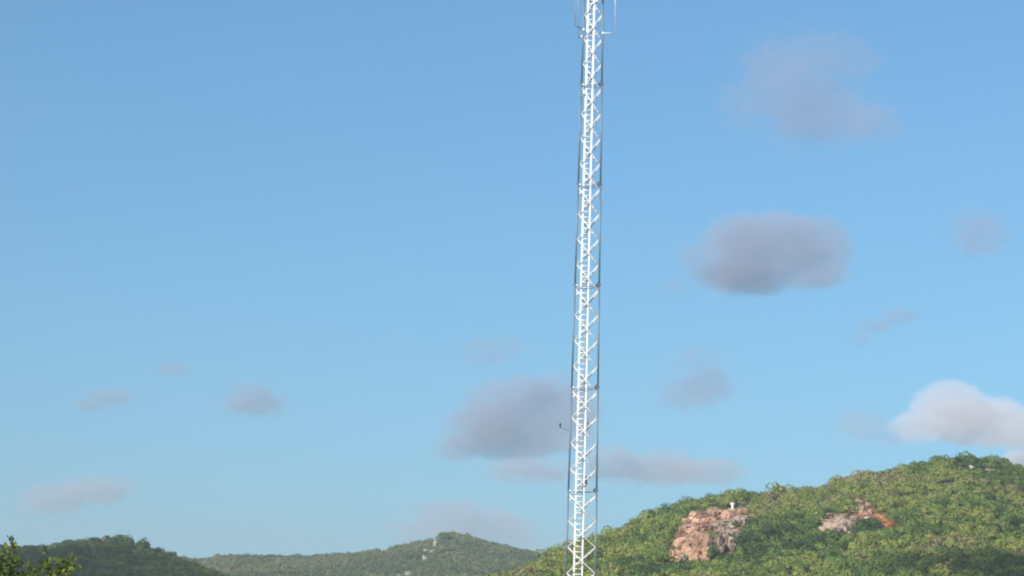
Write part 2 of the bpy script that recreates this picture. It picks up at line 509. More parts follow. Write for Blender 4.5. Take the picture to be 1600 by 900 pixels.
# long curved slab
md(1018, 402, 170, 46, 'r', 'long bright orange slab sloping down to the right of the red rocks', tilt=30, name='rock_slab', deep=.5, push=-4.0, taper=True)
RECTS.append((1383, 814, 34, 26))
md(1065, 450, 80, 40, 'r', 'rounded orange rock at the lower end of the long slab')
def tr(x, y, w, h, *a, **k):
    return rock(1380 + x / 4.5, 700 + y / 4.5, w / 4.5, h / 4.5, *a, **k)
tr(538, 160, 24, 40, 'g', 'pale upright rock near the hilltop, leftmost of three')
tr(628, 138, 40, 28, 'w', 'pale slanting rock near the hilltop, middle of three', tilt=30)
tr(750, 158, 50, 26, 'g', 'pale flat rock near the hilltop, rightmost of three')
tr(452, 822, 30, 26, 'w', 'white stone in the shaded foot of the hill, upper one of two')
tr(422, 852, 32, 20, 'w', 'white stone in the shaded foot of the hill, lower one of two')
tr(148, 588, 24, 34, 'w', 'small pale stone in the shrubs right below the orange slab')
tr(95, 284, 34, 16, 'w', 'small pale stone high on the slope above and right of the orange slab')
def mh(x, y, w, h, *a, **k):
    return rock(560 + x / 5, 800 + y / 5, w / 5, h / 5, *a, hill=hillM, **k)
mh(600, 250, 30, 62, 'm', 'tall pale rock just left below the peak of the middle hill', tilt=15)
mh(578, 310, 44, 32, 'm', 'pale rounded rock under the tall pale rock of the middle hill')
mh(520, 305, 36, 36, 'm', 'pale round rock left of the rounded rock on the middle hill')
mh(694, 320, 30, 34, 'm', 'pale round rock below the peak of the middle hill')
mh(516, 362, 36, 46, 'm', 'dull pale rock lower down on the middle hill')
mh(230, 290, 28, 26, 'm', 'small pale rock near the skyline of the middle hill, right one of two')
mh(190, 296, 22, 24, 'm', 'small pale rock near the skyline of the middle hill, left one of two')
mh(46, 420, 24, 18, 'm', 'small pale rock at the far left of the middle hill')
mh(385, 482, 52, 34, 'm', 'pale rock low on the middle hill at the frame bottom, right one of two', tilt=-20)
mh(325, 494, 46, 18, 'm', 'pale flat rock low on the middle hill at the frame bottom, left one of two')
rock(164, 842, 8, 11, 'g', 'small pinkish crag on the crest of the left hill', hill=hillL, push=-7.0)
rock(155, 840, 8, 6, 'g', 'tiny pink stone left of the pinkish crag', hill=hillL)
rock(143, 849, 9, 6, 'w', 'grey stone below left of the pinkish crag', hill=hillL)

# white pillar on the cliff
pb, pr = hillR.hit(1144.5, 800)
mpp = pr / F
root = bpy.data.objects.new('survey_pillar', None); COL.objects.link(root)
root.location = at(1144.5, 800.5, pr - 1.2)
tag(root, 'white pillar with a wider flared cap standing on top of the orange cliff', 'pillar')
b = bmesh.new(); tube(b, (0, 0, -1.2), (0, 0, 11 * mpp), 2.1 * mpp, 1.7 * mpp, 10); from_bm('shaft', b, M_WHITE, root)
b = bmesh.new(); tube(b, (0, 0, 10.2 * mpp), (0, 0, 13.2 * mpp), 2.2 * mpp, 4.0 * mpp, 10); tube(b, (0, 0, 13.2 * mpp), (0, 0, 14.6 * mpp), 4.0 * mpp, 3.9 * mpp, 10)
from_bm('cap', b, M_WHITE, root)

# ------------------------------------------------------------------ scrub and shrubs
def shrub_quads(rng, n, leaf, squash=0.75, lobes=5):
    """n leaf-clump faces of a bush of about 1 m radius standing on z=0"""
    c = rng.normal(0, 0.40, (lobes, 3)); c[:, 2] = 0.30 * squash + np.abs(rng.normal(0, 0.16, lobes))
    c[0] = (0, 0, 0.30 * squash)
    rad = rng.uniform(0.38, 0.62, lobes); rad[0] = 0.68
    k = rng.integers(0, lobes, n)
    d = rng.normal(0, 1, (n, 3)); d[:, 2] = np.abs(d[:, 2]) * 1.1 - 0.25
    d /= np.linalg.norm(d, axis=1)[:, None]
    p = c[k] + d * (rad[k] * rng.uniform(0.88, 1.04, n))[:, None] * np.array([1, 1, .85])
    p[:, 2] = np.maximum(p[:, 2], 0.04)
    nrm = d + rng.normal(0, 0.15, (n, 3))
    nrm /= np.linalg.norm(nrm, axis=1)[:, None]
    t = np.cross(nrm, rng.normal(0, 1, (n, 3))); t /= np.linalg.norm(t, axis=1)[:, None] + 1e-9
    b = np.cross(nrm, t)
    s = leaf * rng.uniform(0.55, 1.4, n)
    t *= s[:, None]; b *= (s * rng.uniform(0.5, 1.0, n))[:, None]
    return np.stack([p - t, p - b * 0.8, p + t * 0.9, p + b], axis=1).reshape(-1, 3)

def scatter(hill, a0, a1, ra, rb, step, rng, skip):
    """jittered lattice of points on a hill"""
    out = []
    r = ra
    while r < rb:
        da = step / r
        a = a0 + rng.uniform(0, da)
        while a < a1:
            aa = a + rng.uniform(-.4, .4) * da; rr = r + rng.uniform(-.45, .45) * step
            z = hill.z(aa, rr)
            if z > 0.3:
                p = Vector((rr * math.sin(aa), rr * math.cos(aa), z))
                px, py = topix(p)
                if not skip(px, py, p): out.append((p, px, py, rr))
            a += da
        r += step * 0.9
    return out

def merge_scrub(name, pts, variants, sizes, tints, mat, rng, label, group=None):
    Vs, Ts = [], []
    for (p, *_), s, t in zip(pts, sizes, tints):
        q = variants[rng.integers(0, len(variants))]
        a = rng.uniform(0, 6.283); ca, sa = math.cos(a), math.sin(a)
        Rm = np.array([[ca, sa, 0], [-sa, ca, 0], [0, 0, rng.uniform(0.75, 1.2)]])
        Vs.append((q @ Rm) * s + np.array(p))
        Ts.append(np.repeat(t + np.repeat(rng.uniform(-.08, .08, len(q) // 4), 4), 1))
    me = np_mesh(name, np.concatenate(Vs), 4, mat, np.concatenate(Ts))
    o = link(name, me)
    return tag(o, label, 'scrub', group, 'stuff')

rng = np.random.default_rng(5)
random.seed(5)
varR = [shrub_quads(rng, 320, 0.105, rng.uniform(.6, .95), int(rng.integers(4, 8))) for _ in range(14)]
varF = [shrub_quads(rng, 80, 0.19, rng.uniform(.55, .8), 4) for _ in range(8)]

def on_rock(px, py, d=8, e=2):
    return any(abs(px - x) < w / 2 + e and y - h / 2 < py < y + h / 2 + d for x, y, w, h in RECTS)
def near_poly(px, py):
    return on_rock(px, py) or inside(px, py, P_CLIFF) or inside(px, py, P_MID)

prof_x = [p[0] for p in PR]; prof_y = [p[1] for p in PR]
ptsR = scatter(hillR, azpx(700), azpx(2000), 462, 745, 3.3, rng,
               lambda x, y, p: near_poly(x, y) or (x > 1700 and random.random() < .5))
# brown bare scrub and dark shrub tints: broad belts are set by the material's own noise
# the 270 shrubs that show largest and can be told apart: big ones first
sizR = []
for (p, px, py, rr) in ptsR:
    s = rng.uniform(1.3, 2.6) if rng.random() < .8 else rng.uniform(2.4, 3.4)
    cr = np.interp(px, prof_x, prof_y)
    if py - cr < 14: s *= rng.uniform(0.4, 1.1) if rng.random() < .8 else 1.25
    elif px > 1380 and py < 800: s *= 0.8
    sizR.append(s)
order = sorted([i for i, (p, px, py, rr) in enumerate(ptsR) if 800 < px < 1600 and 700 < py < 905], key=lambda i: -sizR[i] / ptsR[i][3])
hero = set(order[:280])

def zone(px, py, skyline):
    if px < 930: return ('bright green shrub on the low hill shoulder beside the mast foot', 'shrubs on the shoulder by the mast')
    if skyline:
        if px < 1090: return ('round shrub against the sky on the ridge left of the cliff', 'shrubs on the skyline left of the cliff')
        if px < 1440: return ('round shrub against the sky on the rising ridge right of the cliff', 'shrubs on the skyline above the red slab')
        return ('low shrub against the sky on the top of the right hill', 'shrubs along the hilltop')
    if px < 1060: return ('mid green shrub on the slope between the mast and the orange cliff', 'shrubs left of the orange cliff')
    if px < 1190: return ('dense green shrub on the slope just above or below the orange cliff', 'shrubs around the orange cliff')
    if px < 1300: return ('dense green shrub on the slope between the two rock outcrops', 'shrubs between the rock outcrops')
    if px < 1400: return ('dense green shrub on the slope around the red orange slab', 'shrubs around the red orange slab')
    if py > 862: return ('dark shaded shrub at the foot of the right hill', 'shaded shrubs at the foot of the hill')
    if py < 780: return ('olive green shrub high on the slope below the hilltop', 'shrubs high under the hilltop')
    return ('yellow green shrub on the sunlit slope right of the red slab', 'sunlit shrubs right of the red slab')

SHR = []
for k in range(12):
    q = shrub_quads(rng, 520, 0.085, rng.uniform(.6, .95), int(rng.integers(5, 9)))
    ti = np.repeat(0.5 + rng.uniform(-.1, .1, len(q) // 4), 4)
    SHR.append(np_mesh('shrub', q, 4, M_SCRUB, ti))
first = True
for i in sorted(hero):
    p, px, py, rr = ptsR[i]
    o = link('shrub', SHR[rng.integers(0, 12)])
    s = sizR[i]
    o.location = p - Vector((0, 0, 0.15))
    o.rotation_euler = (rng.uniform(-.08, .08), rng.uniform(-.08, .08), rng.uniform(0, 6.28))
    o.scale = (s * rng.uniform(.85, 1.15), s * rng.uniform(.85, 1.15), s * rng.uniform(.8, 1.15))
    lab, grp = zone(px, py, py - np.interp(px, prof_x, prof_y) < 11)
    tag(o, lab, 'shrub', grp)
# bushes growing in the clefts of the cliff
for (x, y, w, h, ps) in ((1113, 838, 20, 15, -3), (1110, 864, 13, 20, -2), (1116, 857, 12, 14, -2), (1158, 846, 20, 14, -3), (1150, 824, 14, 8, -2), (1104, 797, 18, 10, 2), (1064, 822, 12, 9, -2), (1128, 800, 16, 10, 2), (1166, 832, 16, 12, -2)):
    base_, r_ = hillR.hit(x, y + h * .4)
    m_ = r_ / F
    o = link('shrub', SHR[rng.integers(0, 12)])
    o.location = base_ + Vector((base_.x, base_.y, 0)).normalized() * (ps - 3)
    o.scale = (w * m_ / 1.9, w * m_ / 1.9, h * m_ / .95)
    tag(o, 'small bush growing in a cleft of the orange cliff', 'shrub', 'bushes in the clefts of the cliff')
rest = [i for i in range(len(ptsR)) if i not in hero]
print('PTS', len(ptsR))
merge_scrub('scrub', [ptsR[i] for i in rest], varR, [sizR[i] for i in rest],
            [0.5 + rng.normal(0, .15) for _ in rest], M_SCRUB, rng, 'dense green scrub covering the right hill around the orange rocks')

# left hill: taller darker trees
ptsL = scatter(hillL, azpx(-300), azpx(480), 690, 890, 3.6, rng, lambda x, y, p: on_rock(x, y, 9, 2))
sizL = [rng.uniform(1.3, 2.4) for _ in ptsL]
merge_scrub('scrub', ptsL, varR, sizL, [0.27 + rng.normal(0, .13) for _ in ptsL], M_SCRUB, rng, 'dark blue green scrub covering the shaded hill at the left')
# middle distant hill
ptsM = scatter(hillM, azpx(200), azpx(960), 1330, 1730, 4.6, rng, lambda x, y, p: on_rock(x, y, 4, 1))
sizM = [rng.uniform(1.2, 3.0) for _ in ptsM]
merge_scrub('scrub', ptsM, varF, sizM, [0.45 + rng.normal(0, .14) for _ in ptsM], M_SCRUBF, rng, 'soft grey green scrub covering the distant middle hill')

# single trees standing out on the left hill's crest
def crest_tree(px, py, w, h, label, hill=hillL, tint=.2, squash=.8, mname='tree'):
    """px,py: middle of the crown's foot in the photo; w,h crown size in px"""
    base, r = hill.hit(px, py)
    mpp = r / F
    H = h * mpp; W = w * mpp
    root = bpy.data.objects.new('tree', None); COL.objects.link(root); root.location = base
    tag(root, label, 'tree', None)
    q = shrub_quads(rng, 420, 0.11, 1.0, 8)
    q = q * np.array([W / 1.9, W / 1.9, H / 0.95]) + np.array([0, 0, H * 0.05])
    me = np_mesh('crown', q, 4, M_SCRUB, np.full(len(q), tint))
    link('crown', me, root)
    b = bmesh.new(); tube(b, (0, 0, -1), (0.1, 0, H * 0.6), W * .05, W * .03)
    for a in range(3):
        an = a * 2.1 + px
        tube(b, (0, 0, H * .25), (math.cos(an) * W * .25, math.sin(an) * W * .25, H * .7), W * .03, W * .012)
    from_bm('trunk', b, M_BARK, root)
    return root
crest_tree(191, 851, 30, 16, 'broad dark tree on the left hill crest just right of the pinkish crag', tint=.0)
crest_tree(222, 863, 26, 20, 'dark tree on the left hill stepping down right of the broad crest tree', tint=.05)
crest_tree(205, 862, 20, 16, 'very dark tree just below the broad crest tree on the left hill', tint=.0)
crest_tree(245, 871, 22, 15, 'small dark tree lower on the right shoulder of the left hill', tint=.05)
crest_tree(268, 876, 22, 14, 'small rounded tree near the saddle end of the left hill', tint=.15)
crest_tree(146, 856, 24, 16, 'dark tree just left of the pinkish crag on the left hill', tint=.08)
crest_tree(168, 839, 8, 9, 'tiny dark tree on top of the pinkish crag on the left hill', tint=.05)
crest_tree(697, 843, 24, 10, 'low wind shaped tree crowning the peak of the middle hill', hillM, tint=.25)

# ------------------------------------------------------------------ the lattice mast
D = 145.0
pbot = at(907.5, 899, D)
ptop = at(926.8, 20, D)
tx = pbot.x + 0.0
base = Vector((pbot.x, pbot.y, 0))
mast = bpy.data.objects.new('lattice_mast', None); COL.objects.link(mast)
mast.location = base
mast.rotation_euler = (0, 0, R(-3))
tag(mast, 'tall three legged steel lattice mast with a white ladder inside', 'mast')
TOP = 50.4
PH = 1.484; Z0 = 4.15 - 3 * PH        # first node below the ground level line
def wid(z): return 1.70 - (z - 3.9) * 0.0178
def leg(k, z):
    w = wid(z)
    return Vector([(-w / 2, -0.289 * w, z), (w / 2, -0.289 * w, z), (0, 0.577 * w, z)][k])
joints = [0.0] + [2.97 + 5.936 * k for k in range(0, 9)]
joints[-1] = TOP
nodes = []
z = Z0
while z < TOP - PH:
    nodes.append(z); z += PH
for si in range(len(joints) - 1):
    a, b_ = joints[si], joints[si + 1]
    sec = bpy.data.objects.new('mast_section', None); COL.objects.link(sec); sec.parent = mast; sec.location = (0, 0, a)
    off = Vector((0, 0, a))
    for k in range(3):
        b = bmesh.new()
        tube(b, leg(k, a) - off, leg(k, b_) - off, 0.052, 0.050, 12)
        # flange plates at the section joint
        for zz in (a + .03, b_ - .03):
            if zz > .1: tube(b, leg(k, zz) - off - Vector((0, 0, .02)), leg(k, zz) - off + Vector((0, 0, .02)), 0.095, 0.095, 12)
        from_bm('leg', b, M_LEG, sec, True)
    ns = [n for n in nodes if a <= n + PH / 2 < b_]
    if ns:
        def zig(k0, k1, start, inset, mat, r, dz=0.0):
            pts = []
            side = start
            for n in ns + [ns[-1] + PH]:
                idx = int(round((n - Z0) / PH))
                kk = (k0, k1)[(idx + side) % 2]
                p = leg(kk, max(n + dz, 0.02))
                c = (leg(k0, n) + leg(k1, n)) / 2
                p = p + (c - p).normalized() * 0.06
                out = Vector((c.x, c.y - 0, 0)); out.z = 0
                if out.length > 1e-5: p = p + out.normalized() * inset
                pts.append(p - off)
            b = bmesh.new(); chain(b, pts, r, 7)
            from_bm('zigzag_brace', b, mat, sec, True)
        def half(k0, k1, mat, r, dz=0.0):   # W bracing: node on k0 at every level, on k1 half way between
            pts = []
            for n in ns:
                for q, kk in ((n, k0), (n + PH / 2, k1)):
                    p = leg(kk, max(q + dz, 0.02)); c = (leg(k0, q) + leg(k1, q)) / 2
                    pts.append(p + (c - p).normalized() * 0.05 - off)
            q = ns[-1] + PH
            pts.append(leg(k0, q + dz) - off)
            b = bmesh.new(); chain(b, pts, r, 7)
            from_bm('zigzag_brace', b, mat, sec, True)
        zig(0, 1, 0, 0.0, M_RODF, 0.024, 0.0)
        zig(0, 1, 1, 0.0, M_RODF, 0.024, 0.0)
        half(0, 2, M_ROD, 0.033)
        half(1, 2, M_ROD, 0.033)
    # horizontal ring and gussets at the upper joint
    if si < len(joints) - 2:
        b = bmesh.new()
        for k in range(3):
            tube(b, leg(k, b_ - .1) - off, leg((k + 1) % 3, b_ - .1) - off, 0.018, 0.018, 7)
        from_bm('ring_strut', b, M_RODD, sec, True)
        b = bmesh.new()
        l1 = leg(1, b_) - off
        vs_ = [b.verts.new(l1 + Vector(q)) for q in ((-.02, -.02, .22), (-.02, -.02, -.20), (-.21, -.02, -.05), (-.21, -.02, .02), (-.02, .02, .22), (-.02, .02, -.20), (-.21, .02, -.05), (-.21, .02, .02))]
        for f in ((0, 1, 2, 3), (7, 6, 5, 4), (0, 4, 5, 1), (1, 5, 6, 2), (2, 6, 7, 3), (3, 7, 4, 0)): b.faces.new([vs_[i] for i in f])
        from_bm('gusset', b, M_DARK, sec)
        b = bmesh.new()
        l0 = leg(0, b_) - off
        box(b, l0 + Vector((.09, -.05, -.05)), (.10, .05, .08)); box(b, l0 + Vector((.12, -.05, -.55)), (.07, .05, .09))
        from_bm('joint_plate', b, M_ROD, sec)

# ladder: leans with the mast, narrows upward
lad = bpy.data.objects.new('ladder', None); COL.objects.link(lad); lad.parent = mast; lad.location = (0, 0, 0.3)
def railx(z, s):
    f = (z - 4) / 34.0
    return (-0.165 + 0.03 * f) + s * (0.235 - 0.055 * f)
LY = -0.20
for s in (-1, 1):
    b = bmesh.new()
    zz = 0.3
    prev = None
    a = Vector((railx(.3, s), LY, 0)); e = Vector((railx(TOP - 1, s), LY, TOP - 1.3))
    d = e - a
    M = Matrix.Translation((a + e) / 2) @ d.to_track_quat('Z', 'Y').to_matrix().to_4x4()
    q = Matrix.Translation((a + e) / 2) @ Matrix.Rotation(math.atan2(d.x, d.z), 4, 'Y')
    box(b, (0, 0, 0), (1, 0.05, d.length))
    for v in b.verts: v.co.x *= 0.075 if v.co.z < 0 else 0.125  # rails broaden upward: glare of the sunlit ladder put into their shape
    bmesh.ops.transform(b, matrix=q, verts=b.verts)
    from_bm('rail', b, M_LAD, lad)
rz = [0.6 + 0.318 * k for k in range(int((TOP - 2) / 0.318))]
vis = [z for z in rz if 4.9 < z < 37.6][:100]
rme = None
for z in vis:
    b = bmesh.new()
    tube(b, (railx(z, -1), LY - .005, 0), (railx(z, 1), LY - .005, 0), 0.027, 0.027, 8)
    o = from_bm('rung', b, M_LAD, lad, True); o.location = (0, 0, z - 0.3)
b = bmesh.new()
for z in rz:
    if z not in vis: tube(b, (railx(z, -1), LY - .005, z - .3), (railx(z, 1), LY - .005, z - .3), 0.027, 0.027, 8)
o = from_bm('rung', b, M_LAD, lad, True); o['kind'] = 'stuff'

MI = None
bpy.context.view_layer.update()
MI = mast.matrix_world.inverted()
def mpt(px, py, dd=0.0):      # photo pixel -> point in mast space, at the mast's distance
    return MI @ at(px, py, D + dd)
# cable tray with a pinkish junction box and a dark clamp
b = bmesh.new(); p = mpt(915.5, 755); box(b, p, (.17, .12, .42)); box(b, p + Vector((-.05, 0, .32)), (.16, .1, .16)); from_bm('junction_box', b, M_CABLE, mast)
b = bmesh.new(); p = mpt(919, 665); box(b, p, (.07, .08, .38), None); box(b, p + Vector((-.1, 0, -.08)), (.2, .05, .06)); from_bm('cable_clamp', b, M_DARK, mast)

# sensor arm left of the mast
root = bpy.data.objects.new('side_sensor', None); COL.objects.link(root)
a = at(889, 673, D - .5); c = at(875.5, 664.5, D - .5)
root.location = a
tag(root, 'small dark sensor cup on a thin arm left of the mast', 'sensor')
b = bmesh.new(); tube(b, (0, 0, 0), c - a + Vector((0, 0, -.12)), 0.02, 0.02, 6); from_bm('arm', b, M_RODD, root)
b = bmesh.new(); q = c - a
tube(b, q + Vector((0, 0, -.13)), q + Vector((0, 0, .08)), 0.035, 0.07, 10); tube(b, q + Vector((0, 0, .08)), q + Vector((0, 0, .12)), 0.07, 0.03, 10)
from_bm('sensor_cup', b, M_DARK, root)

# dipole antennas on the upper mast
def antenna(pts, r, mat, boom, bmat, label, extra=None, dd=-.5):
    P = [at(x, y, D + dd) for x, y in pts]
    root = bpy.data.objects.new('dipole_antenna', None); COL.objects.link(root); root.location = P[0]
    tag(root, label, 'antenna')
    b = bmesh.new(); chain(b, [p - P[0] for p in P], r, 8); from_bm('dipole_loop', b, mat, root, True)
    B = [at(x, y, D + dd) - P[0] for x, y in boom]
    b = bmesh.new(); chain(b, B, r * 1.25, 8); from_bm('boom', b, bmat, root, True)
    b = bmesh.new(); box(b, B[-1], (.10, .12, .12)); from_bm('clamp', b, M_ROD, root)
antenna([(943.5, -45), (961, -45), (961.5, 52), (955, 52)], 0.022, M_ANT, [(961, 52), (942, 51.5)], M_ANT, 'thin white rectangular dipole loop right of the mast top')
antenna([(903, -60), (899.5, -60), (898.5, 43), (902, 43)], 0.027, M_ANTD, [(901, 41), (911.5, 46)], M_DARK, 'pale grey dipole loop left of the mast top on a dark boom')
antenna([(907, -50), (903.6, -50), (903.2, 58)], 0.022, M_ANTD, [(903, 59.5), (909, 57)], M_DARK, 'thinner grey dipole hanging lowest on the left of the mast top', dd=.6)
root = bpy.data.objects.new('bracket_box', None); COL.objects.link(root); root.location = at(934, -2, D - .6)
tag(root, 'white bracket box at the very top of the picture on the mast', 'bracket')
b = bmesh.new(); box(b, (0.1, 0, 0.05), (.28, .12, .24)); from_bm('box_shell', b, M_LAD, root)
b = bmesh.new(); box(b, (-.20, 0, 0.02), (.32, .05, .10)); box(b, (.02, .06, -.12), (.4, .03, .05)); from_bm('bracket_arm', b, M_LAD, root)
# concrete footing
b = bmesh.new(); box(b, (0, .1, 0.1), (3.2, 3.2, .3)); bmesh.ops.bevel(b, geom=b.edges[:], offset=.03, segments=2); o = from_bm('footing', b, M_WHITE); o.location = base
tag(o, 'square concrete footing under the lattice mast', 'footing')

# ------------------------------------------------------------------ leafy tree in the near left corner
TD = 27.0
root = bpy.data.objects.new('leafy_tree', None); COL.objects.link(root)
gp = at(25, 1000, TD); root.location = (gp.x, gp.y, 0)
tag(root, 'young tree with bright yellow green leaves in the lower left corner', 'tree')
O = Vector(root.location)
root.location.z = -0.05
tips = [(-60, 850), (-120, 870), (5, 858), (12, 842), (20, 836), (28, 862), (-30, 840), (45, 878), (60, 880), (78, 868), (74, 862), (100, 868), (112, 862), (118, 866), (92, 884), (86, 892), (50, 892), (20, 888), (8, 875), (66, 893), (98, 876), (38, 884), (-10, 880), (-80, 900), (30, 905), (70, 910), (100, 915), (0, 905), (140, 925), (55, 930), (-40, 925), (110, 940), (20, 945), (-100, 940), (160, 960), (70, 965)]
b = bmesh.new(); leaves = []; tnt = []
trunk_pts = [Vector((0, 0, 0)), Vector((.03, .02, .5)), Vector((-.02, .05, .95)), Vector((.02, .0, 1.3))]
for i in range(3): tube(b, trunk_pts[i], trunk_pts[i + 1], .05 - .008 * i, .042 - .008 * i, 9)
rr = random.Random(3)
for (x, y) in tips:
    tip = at(x + rr.uniform(-3, 3), y, TD + rr.uniform(-.6, .6)) - O
    s = trunk_pts[rr.choice((2, 3))].copy()
    mid = s.lerp(tip, .55) + Vector((rr.uniform(-.06, .06), rr.uniform(-.06, .06), -.05))
    tube(b, s, mid, .014, .009, 6); tube(b, mid, tip, .009, .003, 6)
    n = 60 if y > 866 else 30
    for j in range(n):
        t = 1 - abs(rr.gauss(0, .28)) if y > 866 else 1 - abs(rr.gauss(0, .13))
        t = max(.2, min(1.0, t))
        p = (mid.lerp(tip, (t - .5) * 2) if t > .5 else s.lerp(mid, t * 2))
        sp = .055 if y > 866 else .035
        p = p + Vector((rr.gauss(0, sp), rr.gauss(0, sp), rr.gauss(0, sp)))
        nn = Vector((rr.gauss(0, .7), rr.gauss(-.3, .7), rr.gauss(.5, .6))).normalized()
        tt = nn.cross(Vector((rr.gauss(0, 1), rr.gauss(0, 1), rr.gauss(0, 1)))).normalized()
        bb = nn.cross(tt); L = rr.uniform(.02, .036)
        leaves += [p - tt * L, p - bb * L * .55 - tt * L * .2, p - bb * L * .5 + tt * L * .4, p + tt * L, p + bb * L * .5 + tt * L * .4, p + bb * L * .55 - tt * L * .2]
        tnt += [rr.uniform(.3, .8)] * 6
from_bm('trunk', b, M_BARK, root, True)
link('foliage', np_mesh('foliage', np.array([tuple(v) for v in leaves]), 6, M_LEAF, np.array(tnt)), root)

# ------------------------------------------------------------------ clouds: lit volumes, shade of the grey and mauve ones put into their colour
def cloud(lobes, dist, dens, col, label, depth=0.36, g=0.1, soft=0.55, nscale=2.2, namt=0.9, seed=0):
    """lobes: (px, py, half width px, half height px, weight) in the photo; metric size follows from the distance"""
    lobes = [(x, y, w * 1.14, h * 1.14, q) for x, y, w, h, q in lobes]
    dens *= 2.1
    mx = sum(l[0] for l in lobes) / len(lobes); my = sum(l[1] for l in lobes) / len(lobes)
    o_c = at(mx, my, dist)
    mpp = dist / F
    d0 = ray(mx, my); rt = C3 @ Vector((1, 0, 0)); up = Vector((0, 0, 1)); fw = Vector((d0.x, d0.y, 0)).normalized(); rt = fw.cross(up)
    L = []
    for k, (x, y, w, h, wt) in enumerate(lobes):
        rel = rt * ((x - mx) * mpp) + up * ((my - y) * mpp) + fw * (math.sin(k * 2.3) * w * mpp * .25)
        L.append((rel, w * mpp, max(w, h) * mpp * depth, h * mpp, wt))
    # closed hull that wraps every lobe with some room, star shaped from the centre
    b = bmesh.new()
    bmesh.ops.create_icosphere(b, subdivisions=4, radius=1.0)
    loc = [(Vector((l[0].dot(rt), l[0].dot(fw), l[0].z)), l[1] * 1.12, l[2] * 1.12, l[3] * 1.12) for l in L]
    for v in b.verts:
        d = v.co.normalized(); best = 1e-3
        for c, ax, ay, az_ in loc:
            S = Vector((1 / ax, 1 / ay, 1 / az_))
            o_ = Vector([-c[i] * S[i] for i in range(3)]); q = Vector([d[i] * S[i] for i in range(3)])
            A = q.dot(q); B = o_.dot(q); Cc = o_.dot(o_) - 1
            disc = B * B - A * Cc
            if disc > 0:
                t = (-B + math.sqrt(disc)) / A
                if t > best: best = t
        v.co = d * best
    m = bpy.data.materials.new('cloud_vapour'); m.use_nodes = True
    nt = m.node_tree; nt.nodes.clear()
    out = nt.nodes.new('ShaderNodeOutputMaterial')
    pv = nt.nodes.new('ShaderNodeVolumePrincipled')
    pv.inputs['Color'].default_value = (*col, 1)
    pv.inputs['Anisotropy'].default_value = g
    tc = nt.nodes.new('ShaderNodeTexCoord')
    def mth(op, *a):
        n = nt.nodes.new('ShaderNodeMath'); n.operation = op
        for i, v in enumerate(a):
            if isinstance(v, (int, float)): n.inputs[i].default_value = v
            else: nt.links.new(v, n.inputs[i])
        return n.outputs[0]
    acc = None
    for c, ax, ay, az_ in loc:
        mp = nt.nodes.new('ShaderNodeMapping'); mp.vector_type = 'POINT'
        S = (1 / ax, 1 / ay, 1 / az_)
        mp.inputs['Scale'].default_value = S
        mp.inputs['Location'].default_value = [-c[i] * S[i] for i in range(3)]
        nt.links.new(tc.outputs['Object'], mp.inputs['Vector'])
        ln = nt.nodes.new('ShaderNodeVectorMath'); ln.operation = 'LENGTH'
        nt.links.new(mp.outputs[0], ln.inputs[0])
        wgt = L[loc.index((c, ax, ay, az_))][4]
        v = mth('MULTIPLY', mth('SUBTRACT', 1.0, ln.outputs['Value']), wgt)
        acc = v if acc is None else mth('MAXIMUM', acc, v)
    acc = mth('MAXIMUM', acc, 0.0)
    big = max(l[1] for l in L)
    n = nt.nodes.new('ShaderNodeTexNoise'); n.noise_dimensions = '3D'
    n.inputs['Scale'].default_value = 1.35 * nscale / big; n.inputs['Detail'].default_value = 6; n.inputs['Roughness'].default_value = 0.62; n.inputs['Distortion'].default_value = 0.4
    mp = nt.nodes.new('ShaderNodeMapping'); mp.inputs['Location'].default_value = (seed * 917.0, seed * 313.0, 0); mp.inputs['Scale'].default_value = (1, 1, 1.4)
    nt.links.new(tc.outputs['Object'], mp.inputs['Vector']); nt.links.new(mp.outputs[0], n.inputs['Vector'])
    # density = smoothstep(lobe field + noise), always 0 at the hull
    fld = mth('ADD', mth('MULTIPLY', acc, 1.25), mth('MULTIPLY', mth('SUBTRACT', n.outputs['Fac'], 0.5), namt * 1.9))
    mr = nt.nodes.new('ShaderNodeMapRange'); mr.interpolation_type = 'SMOOTHSTEP'
    mr.inputs['From Min'].default_value = 0.12; mr.inputs['From Max'].default_value = 0.12 + soft
    nt.links.new(fld, mr.inputs['Value'])
    edge = nt.nodes.new('ShaderNodeMapRange'); edge.inputs['From Min'].default_value = 0.0; edge.inputs['From Max'].default_value = 0.22
    nt.links.new(acc, edge.inputs['Value'])
    dn = mth('MULTIPLY', mth('MULTIPLY', mr.outputs[0], edge.outputs[0]), dens)
    nt.links.new(dn, pv.inputs['Density'])
    nt.links.new(pv.outputs[0], out.inputs['Volume'])
    o = from_bm('cloud', b, m)
    o.location = o_c
    o.rotation_euler = (0, 0, math.atan2(fw.y, fw.x) - math.pi / 2)
    return tag(o, label, 'cloud')

SHADE_GREY = (0.655, 0.675, 0.79)  # absorbing vapour colour, makes the cloud look as if it lay in shade
SHADE_MAUVE = (0.80, 0.77, 0.83)  # paler, pinker tone with cloud shade put into the colour too
WHITEC = (0.93, 0.87, 0.89)
cloud([(1235, 120, 95, 85, 1), (1270, 170, 110, 70, 1), (1365, 195, 60, 45, 1), (1160, 160, 60, 55, .8), (1300, 90, 90, 55, .8)], 5200, .0042, SHADE_GREY, 'large faint grey cloud highest on the right', seed=1, soft=.8)
cloud([(1205, 385, 85, 58, 1.4), (1270, 385, 62, 56, 1.4), (1150, 390, 62, 56, 1.3), (1165, 430, 85, 32, 1.2), (1265, 425, 65, 30, 1.1), (1085, 405, 42, 34, .7), (1050, 450, 40, 20, .4), (1005, 475, 40, 18, .35)], 5000, .0095, SHADE_GREY, 'solid mauve grey cloud right of the mast halfway down', seed=2, soft=.55, namt=.5)
